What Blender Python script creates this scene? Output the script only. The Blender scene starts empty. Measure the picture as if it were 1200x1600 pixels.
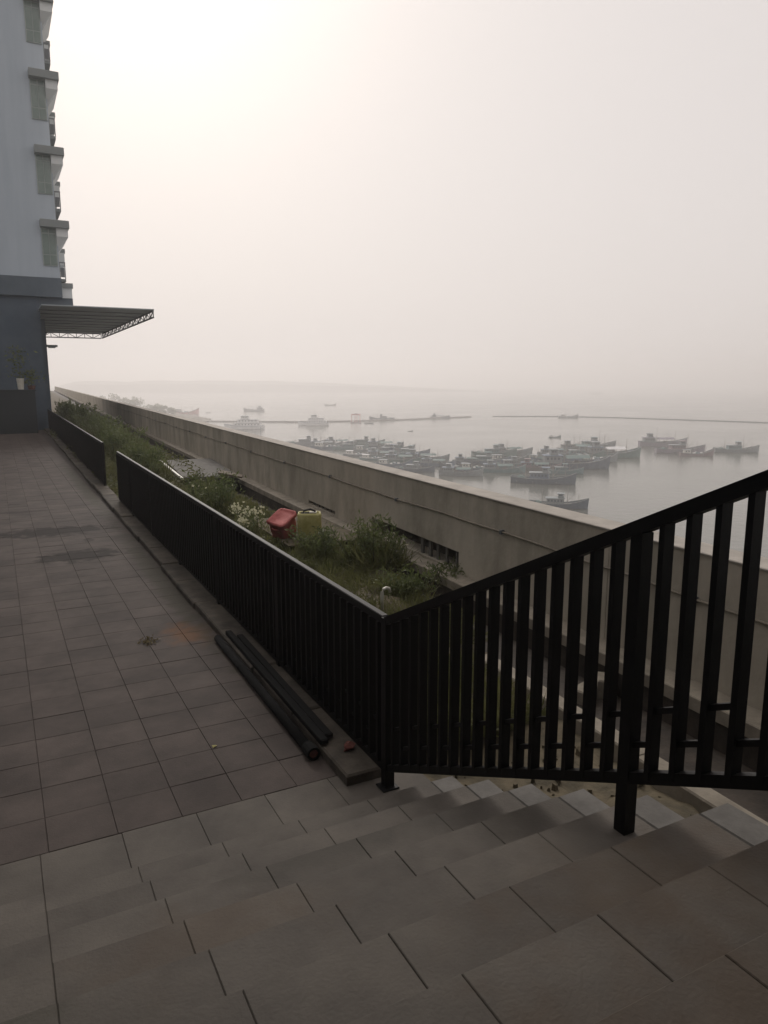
import bpy, math, random
import numpy as np
from mathutils import Vector, Matrix
R = math.radians
random.seed(7); rng = np.random.default_rng(7)
scene = bpy.context.scene
C = scene.collection

# ------------------------------------------------------------------ camera
E = 2.87                                   # eye height above the lower walkway
F, PSI, PITCH = 1150.0, R(27.6), math.atan(203 / 1150)
cam_d = bpy.data.cameras.new('camera'); cam = bpy.data.objects.new('camera', cam_d); C.objects.link(cam)
cam_d.sensor_fit = 'VERTICAL'; cam_d.sensor_height = 24.0; cam_d.lens = 24.0 * F / 1600
cam_d.clip_start = 0.05; cam_d.clip_end = 30000
cam.location = (0, 0, E); cam.rotation_euler = (R(90) - PITCH, 0, -PSI)
scene.camera = cam
# ------------------------------------------------------------------ sky, sun, exposure
SUN_EL, SUN_AZ = R(34), R(10)              # azimuth from +Y towards +X
w = bpy.data.worlds.new('World'); scene.world = w; w.use_nodes = True
nt = w.node_tree; nt.nodes.clear()
out = nt.nodes.new('ShaderNodeOutputWorld'); bg = nt.nodes.new('ShaderNodeBackground')
sky = nt.nodes.new('ShaderNodeTexSky'); sky.sky_type = 'NISHITA'; sky.sun_disc = False
sky.sun_elevation = SUN_EL; sky.sun_rotation = SUN_AZ; sky.altitude = 0
sky.air_density = 1.0; sky.dust_density = 8.0; sky.ozone_density = 1.0
hs = nt.nodes.new('ShaderNodeHueSaturation'); hs.inputs['Saturation'].default_value = 0.75
mx = nt.nodes.new('ShaderNodeMixRGB'); mx.blend_type = 'MIX'; mx.inputs[0].default_value = 0.91
mx.inputs[2].default_value = (8.05, 7.5, 7.28, 1)       # even smoke-haze veil over the whole dome
bg.inputs[1].default_value = 0.097
nt.links.new(sky.outputs[0], hs.inputs['Color']); nt.links.new(hs.outputs[0], mx.inputs[1])
nt.links.new(mx.outputs[0], bg.inputs[0]); nt.links.new(bg.outputs[0], out.inputs[0])
sl = bpy.data.lights.new('sun', 'SUN'); so = bpy.data.objects.new('sun', sl); C.objects.link(so)
sl.energy = 1.5; sl.angle = R(20); sl.color = (1, 0.94, 0.88)
sd = Vector((math.sin(SUN_AZ) * math.cos(SUN_EL), math.cos(SUN_AZ) * math.cos(SUN_EL), math.sin(SUN_EL)))
so.rotation_euler = sd.to_track_quat('Z', 'Y').to_euler(); so.location = (0, 0, 80)
vs = scene.view_settings; vs.view_transform = 'Standard'; vs.look = 'None'; vs.exposure = 0.0; vs.gamma = 1
vs.use_curve_mapping = False
scene.cycles.volume_bounces = 2; scene.cycles.max_bounces = 5
scene.cycles.use_denoising = True

# ------------------------------------------------------------------ pixel (1200x1600) -> point helpers
_fw = np.array([math.sin(PSI) * math.cos(PITCH), math.cos(PSI) * math.cos(PITCH), -math.sin(PITCH)])
_rt = np.array([math.cos(PSI), -math.sin(PSI), 0.0]); _up = np.cross(_rt, _fw)
def ray(x, y): return _fw * F + _rt * (x - 600) - _up * (y - 800)
def on_z(x, y, z):
    r = ray(x, y); p = r * ((z - E) / r[2]); return Vector((p[0], p[1], z))
def on_y(x, y, Y):
    r = ray(x, y); p = r * (Y / r[1]); return Vector((p[0], p[1], p[2] + E))
WD = R(2.75)                                # the sea wall runs 2.75 degrees off the walkway
def wall_pt(d, s, z):                       # d metres across from the eye, s metres along the wall
    return Vector((d * math.cos(WD) + s * math.sin(WD), -d * math.sin(WD) + s * math.cos(WD), z))
SEA = E - 30.0

# ------------------------------------------------------------------ materials
def mat(name, col, rough=0.8, col2=None, scale=3.0, bump=0.0, bscale=40.0, metal=0.0, rand=0.0, spec=0.5,
        detail=6.0, coords='Object', contrast=(0.35, 0.65), streak=None):
    m = bpy.data.materials.new(name); m.use_nodes = True
    n = m.node_tree.nodes; L = m.node_tree.links; b = n['Principled BSDF']
    b.inputs['Roughness'].default_value = rough; b.inputs['Metallic'].default_value = metal
    b.inputs['Specular IOR Level'].default_value = spec
    src = None
    tc = n.new('ShaderNodeTexCoord'); co = tc.outputs['Object']
    if coords == 'World': co = n.new('ShaderNodeNewGeometry').outputs['Position']
    if streak:
        mp = n.new('ShaderNodeMapping'); mp.inputs['Scale'].default_value = streak; L.new(co, mp.inputs[0]); cs = mp.outputs[0]
    else: cs = co
    if col2:
        t = n.new('ShaderNodeTexNoise'); t.inputs['Scale'].default_value = scale; t.inputs['Detail'].default_value = detail
        t.inputs['Roughness'].default_value = 0.65; L.new(cs, t.inputs['Vector'])
        r = n.new('ShaderNodeValToRGB'); r.color_ramp.elements[0].position = contrast[0]; r.color_ramp.elements[1].position = contrast[1]
        r.color_ramp.elements[0].color = (*col, 1); r.color_ramp.elements[1].color = (*col2, 1)
        L.new(t.outputs[0], r.inputs[0]); src = r.outputs[0]
    else:
        c = n.new('ShaderNodeRGB'); c.outputs[0].default_value = (*col, 1); src = c.outputs[0]
    if rand:
        oi = n.new('ShaderNodeObjectInfo'); mr = n.new('ShaderNodeMapRange')
        mr.inputs['To Min'].default_value = 1 - rand; mr.inputs['To Max'].default_value = 1 + rand
        L.new(oi.outputs['Random'], mr.inputs[0])
        h = n.new('ShaderNodeHueSaturation'); L.new(mr.outputs[0], h.inputs['Value']); L.new(src, h.inputs['Color']); src = h.outputs[0]
    L.new(src, b.inputs['Base Color'])
    if bump:
        t2 = n.new('ShaderNodeTexNoise'); t2.inputs['Scale'].default_value = bscale; t2.inputs['Detail'].default_value = 5
        L.new(co, t2.inputs['Vector'])
        bp = n.new('ShaderNodeBump'); bp.inputs['Strength'].default_value = bump; bp.inputs['Distance'].default_value = 0.02
        L.new(t2.outputs[0], bp.inputs['Height']); L.new(bp.outputs[0], b.inputs['Normal'])
    m['src'] = src.node.name
    return m
def spots(m, blobs):
    """stains and patches with a fixed place and shape of their own: (x, y, rx, ry, colour, strength, softness)"""
    n = m.node_tree.nodes; L = m.node_tree.links; b = n['Principled BSDF']
    geo = n.new('ShaderNodeNewGeometry')
    nz = n.new('ShaderNodeTexNoise'); nz.inputs['Scale'].default_value = 5; nz.inputs['Detail'].default_value = 5
    L.new(geo.outputs['Position'], nz.inputs['Vector'])
    cur = b.inputs['Base Color'].links[0].from_socket
    for (x, y, rx, ry, col, st, soft) in blobs:
        mp = n.new('ShaderNodeMapping'); mp.vector_type = 'POINT'
        mp.inputs['Location'].default_value = (-x / rx, -y / ry, 0); mp.inputs['Scale'].default_value = (1 / rx, 1 / ry, 0)
        L.new(geo.outputs['Position'], mp.inputs[0])
        ln = n.new('ShaderNodeVectorMath'); ln.operation = 'LENGTH'; L.new(mp.outputs[0], ln.inputs[0])
        ad = n.new('ShaderNodeMath'); ad.operation = 'MULTIPLY_ADD'; ad.inputs[1].default_value = 1.6; L.new(nz.outputs[0], ad.inputs[0]); L.new(ln.outputs['Value'], ad.inputs[2])
        mr = n.new('ShaderNodeMapRange'); mr.interpolation_type = 'SMOOTHSTEP'
        mr.inputs['From Min'].default_value = 1.8; mr.inputs['From Max'].default_value = 1.8 - soft
        mr.inputs['To Min'].default_value = 0; mr.inputs['To Max'].default_value = st
        L.new(ad.outputs[0], mr.inputs[0])
        mm = n.new('ShaderNodeMixRGB'); mm.inputs[2].default_value = (*col, 1)
        L.new(mr.outputs[0], mm.inputs[0]); L.new(cur, mm.inputs[1]); cur = mm.outputs[0]
    L.new(cur, b.inputs['Base Color'])

M = {}
M['tile'] = mat('walkway tile', (.056, .045, .040), .78, (.096, .077, .068), 1.5, .12, 60, rand=.11, spec=.2, coords='World')
M['step'] = mat('step stone', (.082, .072, .062), .8, (.132, .116, .098), 1.7, .15, 70, rand=.09, spec=.35, coords='World')
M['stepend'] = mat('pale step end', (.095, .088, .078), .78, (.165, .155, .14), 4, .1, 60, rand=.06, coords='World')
M['grout'] = mat('dark joint mortar', (.042, .033, .028), .95, (.062, .049, .042), 6, coords='World')
M['kerb'] = mat('weathered kerb concrete', (.04, .033, .026), .9, (.105, .088, .068), 3, .3, 30, rand=.2, coords='World')
M['black'] = mat('black fence paint', (.003, .003, .0034), .5, (.005, .0047, .0047), 9, .05, 50, spec=.22)
M['conc'] = mat('sea wall concrete', (.28, .252, .20), .9, (.50, .45, .37), 1.1, .5, 9, coords='World', streak=(1, 1, .45), contrast=(.32, .62), detail=9)
M['conctop'] = mat('pale cement wall top', (.30, .275, .24), .85, (.42, .385, .34), 2, .2, 20, coords='World')
M['kerb2'] = mat('pale drain kerb cement', (.19, .165, .13), .9, (.30, .265, .21), 4, .25, 30, coords='World')
M['soil'] = mat('bed soil', (.06, .05, .03), .95, (.13, .105, .065), 5, .8, 14, coords='World')
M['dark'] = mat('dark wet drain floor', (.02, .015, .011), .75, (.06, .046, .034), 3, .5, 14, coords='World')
M['leaf'] = mat('weed leaf', (.08, .09, .03), .65, (.18, .178, .07), 1.1, coords='World')
M['leaf2'] = mat('bush leaf', (.075, .10, .035), .65, (.155, .178, .07), 1.3, coords='World')
M['dry'] = mat('dry straw', (.16, .13, .07), .8, (.24, .2, .11), 4, coords='World')
M['stem'] = mat('weed stem', (.07, .08, .03), .7)
M['flower'] = mat('cream flower', (.62, .6, .42), .7)
M['red'] = mat('faded red plastic', (.27, .05, .045), .8, (.44, .12, .11), 6)
M['yellow'] = mat('dirty yellow plastic', (.34, .30, .08), .6, (.56, .52, .24), 5)
M['rubber'] = mat('black rubber', (.012, .012, .012), .9, spec=.15)
M['clay'] = mat('broken red clay', (.15, .05, .04), .9, (.22, .085, .065), 14, .4, 50)
M['pvc'] = mat('pale pipe', (.5, .47, .4), .5, (.62, .6, .53), 6)
M['wood'] = mat('weathered timber', (.10, .075, .05), .85, (.18, .14, .10), 8, .2, 30)
M['slab'] = mat('grey drain cover', (.10, .095, .085), .9, (.16, .15, .135), 3, .2, 20)
M['tower'] = mat('pale grey render', (.39, .445, .50), .85, (.47, .525, .58), .5, coords='World', streak=(1.2, 1.2, .12))
M['towerw'] = mat('white bay panel', (.66, .68, .68), .8)
M['hood'] = mat('grey window hood', (.22, .24, .24), .8)
M['podium'] = mat('dark blue grey podium', (.055, .08, .11), .8, (.08, .105, .135), .8, coords='World')
M['band'] = mat('slate podium band', (.075, .10, .125), .8, (.10, .125, .15), .8, coords='World')
M['glass'] = mat('green window glass', (.13, .18, .16), .15, (.18, .23, .21), .6, spec=.6)
M['frame'] = mat('window frame', (.30, .34, .33), .5)
M['steel'] = mat('grey truss steel', (.14, .15, .16), .6)
M['sheet'] = mat('canopy sheet', (.34, .37, .40), .7)
M['planter'] = mat('dark planter panel', (.02, .026, .03), .7)
M['terra'] = mat('terracotta', (.11, .045, .035), .85)
M['land'] = mat('far wooded land', (.045, .055, .04), .95, (.075, .08, .06), .01, coords='World')
M['bark'] = mat('bark', (.07, .055, .04), .9)
M['tin'] = mat('pale tin roof', (.55, .56, .57), .5)
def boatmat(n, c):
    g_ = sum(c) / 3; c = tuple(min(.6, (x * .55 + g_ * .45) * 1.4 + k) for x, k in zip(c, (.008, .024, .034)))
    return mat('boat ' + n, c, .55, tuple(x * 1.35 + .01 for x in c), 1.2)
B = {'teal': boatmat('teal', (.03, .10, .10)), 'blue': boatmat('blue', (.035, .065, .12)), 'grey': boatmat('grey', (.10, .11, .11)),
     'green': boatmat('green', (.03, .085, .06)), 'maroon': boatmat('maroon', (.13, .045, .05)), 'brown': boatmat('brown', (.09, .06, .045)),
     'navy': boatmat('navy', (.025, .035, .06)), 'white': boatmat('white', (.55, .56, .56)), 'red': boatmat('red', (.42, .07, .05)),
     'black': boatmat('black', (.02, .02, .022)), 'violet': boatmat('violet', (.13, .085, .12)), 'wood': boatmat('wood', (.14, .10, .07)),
     'glass': boatmat('glass', (.015, .018, .02)), 'cream': boatmat('cream', (.40, .37, .30))}

for k_ in ('leaf', 'leaf2', 'dry', 'flower'):          # thin leaves let light through
    nn_ = M[k_].node_tree.nodes; ll_ = M[k_].node_tree.links; bb_ = nn_['Principled BSDF']; tr_ = nn_.new('ShaderNodeBsdfTranslucent'); ms_ = nn_.new('ShaderNodeMixShader')
    ms_.inputs[0].default_value = .45; ll_.new(bb_.inputs['Base Color'].links[0].from_socket, tr_.inputs[0])
    ll_.new(bb_.outputs[0], ms_.inputs[1]); ll_.new(tr_.outputs[0], ms_.inputs[2]); ll_.new(ms_.outputs[0], nn_['Material Output'].inputs['Surface'])
# ------------------------------------------------------------------ mesh collector and tagging
class MB:
    def __init__(s): s.v = []; s.f = []
    def poly(s, vs, fs):
        o = len(s.v); s.v += [tuple(p) for p in vs]; s.f += [tuple(i + o for i in f) for f in fs]; return s
    def box(s, x0, x1, y0, y1, z0, z1):
        return s.poly([(x0, y0, z0), (x1, y0, z0), (x1, y1, z0), (x0, y1, z0), (x0, y0, z1), (x1, y0, z1), (x1, y1, z1), (x0, y1, z1)],
                      [(3, 2, 1, 0), (4, 5, 6, 7), (0, 1, 5, 4), (1, 2, 6, 5), (2, 3, 7, 6), (3, 0, 4, 7)])
    def cbox(s, x0, x1, y0, y1, z0, z1, c=.006):           # box with its upper edges chamfered
        return s.poly([(x0, y0, z0), (x1, y0, z0), (x1, y1, z0), (x0, y1, z0), (x0, y0, z1 - c), (x1, y0, z1 - c), (x1, y1, z1 - c), (x0, y1, z1 - c),
                       (x0 + c, y0 + c, z1), (x1 - c, y0 + c, z1), (x1 - c, y1 - c, z1), (x0 + c, y1 - c, z1)],
                      [(3, 2, 1, 0), (0, 1, 5, 4), (1, 2, 6, 5), (2, 3, 7, 6), (3, 0, 4, 7), (4, 5, 9, 8), (5, 6, 10, 9), (6, 7, 11, 10), (7, 4, 8, 11), (8, 9, 10, 11)])
    def hexa(s, p):                                         # eight corners: lower ring then upper ring
        return s.poly(p, [(3, 2, 1, 0), (4, 5, 6, 7), (0, 1, 5, 4), (1, 2, 6, 5), (2, 3, 7, 6), (3, 0, 4, 7)])
    def bar(s, a, b, wx, wz):                               # square bar between two points
        a = Vector(a); b = Vector(b); d = (b - a).normalized(); u = Vector((0, 0, 1)) if abs(d.z) < .95 else Vector((1, 0, 0))
        x = d.cross(u).normalized() * wx / 2; z = x.normalized().cross(d).normalized() * wz / 2
        return s.hexa([a - x - z, a + x - z, b + x - z, b - x - z, a - x + z, a + x + z, b + x + z, b - x + z])
    def tube(s, pts, r, n=8, r1=None):
        pts = [Vector(p) for p in pts]; m = len(pts); o = len(s.v)
        for i, p in enumerate(pts):
            d = (pts[min(i + 1, m - 1)] - pts[max(i - 1, 0)]).normalized(); u = Vector((0, 0, 1)) if abs(d.z) < .9 else Vector((1, 0, 0))
            x = d.cross(u).normalized(); y = x.cross(d); rr = r if r1 is None else r + (r1 - r) * i / (m - 1)
            for k in range(n):
                a = 2 * math.pi * k / n; s.v.append(tuple(p + x * math.cos(a) * rr + y * math.sin(a) * rr))
        for i in range(m - 1):
            for k in range(n): s.f.append((o + i * n + k, o + i * n + (k + 1) % n, o + (i + 1) * n + (k + 1) % n, o + (i + 1) * n + k))
        s.f.append(tuple(o + k for k in range(n))[::-1]); s.f.append(tuple(o + (m - 1) * n + k for k in range(n))); return s
    def mesh(s, name):
        m = bpy.data.meshes.new(name); m.from_pydata(s.v, [], s.f); m.update(); return m
    def build(s, name, material, parent=None, loc=(0, 0, 0), smooth=False):
        m = s.mesh(name); m.materials.append(material)
        if smooth: m.shade_smooth()
        return inst(name, m, parent, loc)
def inst(name, mesh, parent=None, loc=(0, 0, 0), rot=(0, 0, 0)):
    o = bpy.data.objects.new(name, mesh); C.objects.link(o); o.location = loc; o.rotation_euler = rot
    if parent: o.parent = parent
    return o
def tag(o, label=None, cat=None, group=None, kind=None):
    if label: o['label'] = label
    if cat: o['category'] = cat
    if group: o['group'] = group
    if kind: o['kind'] = kind
    return o
def empty(name, loc=(0, 0, 0), rz=0.0):
    o = bpy.data.objects.new(name, None); C.objects.link(o); o.location = loc; o.rotation_euler = (0, 0, rz); o.empty_display_size = .3; return o
def shared(mb, name, material):
    m = mb.mesh(name); m.materials.append(material); return m
def copy_tree(o, parent=None):
    c = o.copy(); C.objects.link(c); c.parent = parent
    for ch in o.children: copy_tree(ch, c)
    return c

# ================================================================== SETTING: sea, far land
def grid_sea():
    mb = MB(); r = 5800
    mb.poly([(-r, -r, SEA), (r, -r, SEA), (r, r, SEA), (-r, r, SEA)], [(0, 1, 2, 3)]); return mb
ms = bpy.data.materials.new('hazy sea water'); ms.use_nodes = True
n = ms.node_tree.nodes; L = ms.node_tree.links; b = n['Principled BSDF']
b.inputs['Base Color'].default_value = (.10, .105, .088, 1); b.inputs['Roughness'].default_value = .16; b.inputs['IOR'].default_value = 1.333
geo = n.new('ShaderNodeNewGeometry'); t1 = n.new('ShaderNodeTexNoise'); t1.inputs['Scale'].default_value = .35; t1.inputs['Detail'].default_value = 4
t2 = n.new('ShaderNodeTexNoise'); t2.inputs['Scale'].default_value = .02; t2.inputs['Detail'].default_value = 3
L.new(geo.outputs['Position'], t1.inputs['Vector']); L.new(geo.outputs['Position'], t2.inputs['Vector'])
bp = n.new('ShaderNodeBump'); bp.inputs['Strength'].default_value = .35; bp.inputs['Distance'].default_value = .25
L.new(t1.outputs[0], bp.inputs['Height']); L.new(bp.outputs[0], b.inputs['Normal'])
mrr = n.new('ShaderNodeMapRange'); mrr.inputs['To Min'].default_value = .10; mrr.inputs['To Max'].default_value = .26
L.new(t2.outputs[0], mrr.inputs[0]); L.new(mrr.outputs[0], b.inputs['Roughness'])
tag(grid_sea().build('sea', ms), kind='structure')

def ridge(name, x0, x1, dist, h, seedv, step=14, depth=300):
    mb = MB(); rr = random.Random(seedv); N = int((x1 - x0) / step) + 1; rows = []
    ph = [rr.random() * 6 for _ in range(5)]
    for i in range(N):
        x = x0 + (x1 - x0) * i / (N - 1)
        r = ray(x, 597); d = Vector((r[0], r[1], 0)).normalized(); p = d * dist
        e = min(1, min(i, N - 1 - i) / (N * .12)); hh = h * min(1, e * 1.6, (N - 1 - i) / (N * .45)) * (.90 + .04 * math.sin(x * .021 + ph[0]) + .03 * math.sin(x * .07 + ph[1]) + .05 * rr.random())
        q = d * (dist + depth)
        rows.append((Vector((p.x, p.y, SEA - .5)), Vector((p.x, p.y, SEA + hh * .7)), Vector((p.x + d.x * 60, p.y + d.y * 60, SEA + hh)), Vector((q.x, q.y, SEA - .5))))
    vs = [v for rw in rows for v in rw]; fs = []
    for i in range(N - 1):
        for k in range(3): fs.append((i * 4 + k, (i + 1) * 4 + k, (i + 1) * 4 + k + 1, i * 4 + k + 1))
    mb.poly(vs, fs); return tag(mb.build(name, M['land']), kind='structure')
ridge('hills', 60, 780, 2350, 36, 3)
ridge('hills', -700, 120, 2300, 36, 4)

# ================================================================== lower walkway floor (tiles)
T = .41; X0 = .07
fl = MB(); fl.hexa([(-6, 4.0, -.25), (2.36, 4.0, -.25), (2.92, 52, -.25), (-6, 52, -.25), (-6, 4.0, -.005), (2.36, 4.0, -.007), (2.92, 52, -.007), (-6, 52, -.007)])
fl.box(2.368, 2.6, 3.9, 4.46, -.25, -.0075)
floor = tag(fl.build('walkway_floor', M['grout']), kind='structure')
wet = (.012, .007, .005); orange = (.17, .07, .02); moss = (.05, .045, .03)  # the orange tone makes one soft orange patch on the tiles
spots(M['tile'], [(.8, 15.45, 1.3, .6, wet, .95, .5), (1.05, 13.05, .85, .55, wet, .95, .5), (1.33, 14.3, .12, .25, wet, .6, .6),
                  (1.31, 8.2, .14, .10, wet, .8, .5), (1.78, 8.3, .34, .6, orange, .6, .8), (1.95, 11.0, .22, 4.5, moss, .7, .6), (1.98, 22.0, .25, 8, moss, .7, .6),
                  (.3, 18.2, 1.2, .2, wet, .45, .7), (-1.2, 11, .5, .3, wet, .6, .6)])
tm = shared(MB().cbox(-T / 2 + .0018, T / 2 - .0018, -T / 2 + .0018, T / 2 - .0018, -.02, 0, .0025), 'tile', M['tile'])
rest = MB(); YB = 4.62
for i in range(-14, 6):
    for j in range(0, 116):
        x = X0 + (i + .5) * T; y = YB + (j + .5) * T
        if x > 1.95 + max(0, (y - 12) * .0113) or y > 52: continue
        if i >= -1 and j < 40:
            o = inst('tile', tm, floor, (x, y, random.uniform(-.0015, .0015)), (random.gauss(0, .0022), random.gauss(0, .0022), random.gauss(0, .0015)))
        else:
            dz = random.uniform(-.0015, .0015)
            rest.cbox(x - T / 2 + .0018, x + T / 2 - .0018, y - T / 2 + .0018, y + T / 2 - .0018, -.02, dz, .0025)
tag(rest.build('far_tiles', M['tile'], floor), kind='stuff')
# narrow cut tiles against the kerb
cm = MB()
cutm = shared(MB().cbox(-.03, .03, -T / 2 + .0018, T / 2 - .0018, -.02, 0, .003), 'cut_tile', M['tile'])
# ================================================================== stairs up to the landing under the eye
TR, RI, NS = .42, .188, 8
st = MB(); XE = 2.60; XL = -6.0
YN = [3.95 - TR * k for k in range(NS)]       # nosing of step k, at height RI*(k+1)
for k in range(NS):
    y0 = YN[k] - TR - .02 if k < NS - 1 else -3.0
    st.box(XL, XE - .012, y0 + .02 if k < NS - 1 else y0, YN[k] - .012, -.3, RI * (k + 1) - .007)
brn = (.085, .055, .032)
spots(M['step'], [(1.9, 1.55, .9, .7, brn, .55, 1.0), (1.2, .9, .8, .5, brn, .5, 1.0), (.6, 2.6, .7, .5, brn, .4, 1.0), (-.3, 2.0, .5, .8, (.045, .045, .03), .5, 1.0), (1.3, 3.1, .8, .3, (.05, .045, .036), .5, .9), (2.2, 2.6, .5, .5, (.05, .042, .032), .5, .9)])
stairs = tag(st.build('stairs', M['step']), kind='structure')
# strip of floor between the last tile row and the first step
sm = {}
TW = .48
for k in range(-1, NS):
    z = RI * (k + 1); yn = YN[k] if k >= 0 else YB - .002
    d = TR + .03 if k >= 0 else YB - .002 - (YN[0] - .02)
    if k == NS - 1: d = 3.0
    cols = range(-6, 5)
    for c in cols:
        xa = .02 + c * TW; xb = xa + TW
        if k < 0 and xb > 2.3: xb = 2.6
        key = (k >= NS - 1, k < 0, round(xb - xa, 3))
        if key not in sm: sm[key] = shared(MB().cbox(-(xb - xa) / 2 + .0015, (xb - xa) / 2 - .0015, -d, 0, -.02, 0, .003), 'tread_tile', M['step'])
        inst('tread_tile', sm[key], stairs, ((xa + xb) / 2, yn, z + random.uniform(-.0012, .0012)), (random.gauss(0, .0012), random.gauss(0, .0012), 0))
    if k >= 0:
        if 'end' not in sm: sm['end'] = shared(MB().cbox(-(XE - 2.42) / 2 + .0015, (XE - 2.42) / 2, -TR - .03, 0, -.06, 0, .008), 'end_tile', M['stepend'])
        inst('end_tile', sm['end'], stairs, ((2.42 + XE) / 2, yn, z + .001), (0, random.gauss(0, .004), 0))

# ================================================================== planting bed, drain, sea wall
def strip(mb, prof, s0, s1, ns=1):           # extrude a (d, z) profile along the wall direction
    N = len(prof)
    vs = []; fs = []
    for i in range(ns + 1):
        s = s0 + (s1 - s0) * i / ns
        vs += [wall_pt(d, s, z) for d, z in prof]
    for i in range(ns):
        for k in range(N):
            fs.append((i * N + k, i * N + (k + 1) % N, (i + 1) * N + (k + 1) % N, (i + 1) * N + k))
    fs.append(tuple(range(N))[::-1]); fs.append(tuple(ns * N + k for k in range(N)))
    return mb.poly(vs, fs)
# soil
so_ = MB(); xs = np.linspace(0, 1, 15); ys = np.concatenate([np.linspace(-3, 20, 150), np.linspace(20.5, 120, 90), np.linspace(125, 300, 20)])
vs_ = []
for y in ys:
    q_ = min(1, max(0, (y - 5.6) / 1.6)); q_ = q_ * q_ * (3 - 2 * q_)
    xr = (3.93 + .95 * q_) / math.cos(WD) + y * math.tan(WD)
    for u in xs:
        x = 2.36 + (xr - 2.36) * u + (.25 * (1 - u) if y < 4.5 else 0)
        z = -.06 + .09 * math.sin(x * 2.3 + y * .8) * math.sin(y * 1.1 - x) * (1 if 0 < u < 1 else .2) + random.gauss(0, .018)
        z -= .34 * q_ * max(0, (u - .72) / .28) ** 1.5
        vs_.append((x, y, z))
W_ = len(xs); fs_ = [(j * W_ + i, j * W_ + i + 1, (j + 1) * W_ + i + 1, (j + 1) * W_ + i) for j in range(len(ys) - 1) for i in range(W_ - 1)]
so_.poly(vs_, fs_); bed = tag(so_.build('bed_soil', M['soil'], smooth=True), kind='structure')
# drain floor
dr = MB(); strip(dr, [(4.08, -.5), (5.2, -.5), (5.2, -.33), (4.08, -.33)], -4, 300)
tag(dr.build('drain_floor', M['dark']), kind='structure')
podium_edge = MB(); strip(podium_edge, [(-30, -27.3), (5.42, -27.3), (5.42, -.505), (-30, -.505)], -20, 300)
tag(podium_edge.build('terrace_base', M['conc']), kind='structure')
# kerb of the drain, cast in lengths
dk = empty('drain_kerb', wall_pt(4.0, 3, 0)); tag(dk, 'pale cement kerb along the near side of the drain', 'kerb')
inv = Matrix.Translation(dk.location).inverted()
s = -3.0; k = 0
while s < 4.5:
    l = 2.3
    mb = MB(); j = random.uniform(-.015, .015)
    strip(mb, [(3.92 + j, -.45), (4.09 + j, -.45), (4.09 + j, .055), (4.08 + j, .07), (3.93 + j, .07), (3.92 + j, .055)], s + .006, s + l - .006)
    o = mb.build('kerb_length', M['kerb2'], dk); o.matrix_parent_inverse = inv; s += l
sw = empty('sea_wall', wall_pt(5.45, 3, 0)); tag(sw, 'long weathered concrete parapet wall between the planting bed and the sea', 'wall')
inv = Matrix.Translation(sw.location).inverted()
def wp(mb, name, m):
    o = mb.build(name, m, sw); o.matrix_parent_inverse = inv; return o
VENT = [(9.15, 12.3, .12, .40), (14.2, 15.9, .12, .20)]     # s0, s1, z0, z1 openings
ZT = 1.305
segs = []
cuts = sorted([-6] + [v for a in VENT for v in a[:2]] + [300])
for a, b2 in zip(cuts[:-1], cuts[1:]):
    v = [q for q in VENT if abs(q[0] - a) < 1e-6]
    s = a
    while s < b2 - 1e-6:
        e = min(b2, s + 6.0) if s < 60 else b2
        mb = MB()
        if v:
            q = v[0]
            strip(mb, [(5.45, q[3]), (5.80, q[3]), (5.80, ZT), (5.45, ZT)], s, e, 1)
            strip(mb, [(5.45, -.5), (5.80, -.5), (5.80, q[2]), (5.45, q[2])], s, e, 1)
        else:
            j = random.uniform(-.002, .002)
            strip(mb, [(5.45 + j, -.5), (5.80, -.5), (5.80, ZT), (5.45 + j, ZT)], s + .004, e - .004, 1)
        wp(mb, 'wall_section', M['conc']); s = e
for q in VENT:
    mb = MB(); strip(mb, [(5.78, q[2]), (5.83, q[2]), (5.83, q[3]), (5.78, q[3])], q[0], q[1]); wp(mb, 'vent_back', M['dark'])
    s = q[0] + .12
    while s < q[0] + 1.5:
        mb = MB(); strip(mb, [(5.50, q[2] - .02), (5.535, q[2] - .02), (5.535, q[3] + .02), (5.50, q[3] + .02)], s, s + random.uniform(.04, .08)); wp(mb, 'vent_bar', M['slab']); s += random.uniform(.18, .3)
mb = MB(); strip(mb, [(5.43, ZT + .002), (5.80, ZT + .002), (5.80, ZT + .018), (5.44, ZT + .022), (5.43, ZT + .015)], -6, 300, 60); wp(mb, 'wall_top', M['conctop'])
mb = MB(); strip(mb, [(5.17, -.06), (5.447, -.06), (5.447, .085), (5.18, .07), (5.17, .06)], -6, 300, 40); wp(mb, 'footing_ledge', M['kerb2'])
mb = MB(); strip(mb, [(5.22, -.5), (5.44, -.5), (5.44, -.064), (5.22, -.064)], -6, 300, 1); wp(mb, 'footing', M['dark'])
# conduit clipped along the wall
cd = empty('conduit_pipe', wall_pt(5.43, 3, .9)); tag(cd, 'thin pale conduit pipe clipped along the face of the sea wall', 'pipe')
inv = Matrix.Translation(cd.location).inverted()
pts = []
s = -4.0
while s < 70:
    pts.append(wall_pt(5.425, s, .905 + .012 * math.sin(s * .9) + .008 * math.sin(s * 2.7) - (.03 if s < 5.5 else 0))); s += .8
o = MB().tube(pts, .013, 6).build('pipe', M['kerb2'], cd, smooth=True); o.matrix_parent_inverse = inv
for i in range(3, 60, 4):
    p = pts[i]; o = MB().box(p.x - .03, p.x + .025, p.y - .02, p.y + .02, p.z - .028, p.z + .028).build('clip', M['steel'], cd); o.matrix_parent_inverse = inv

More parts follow.
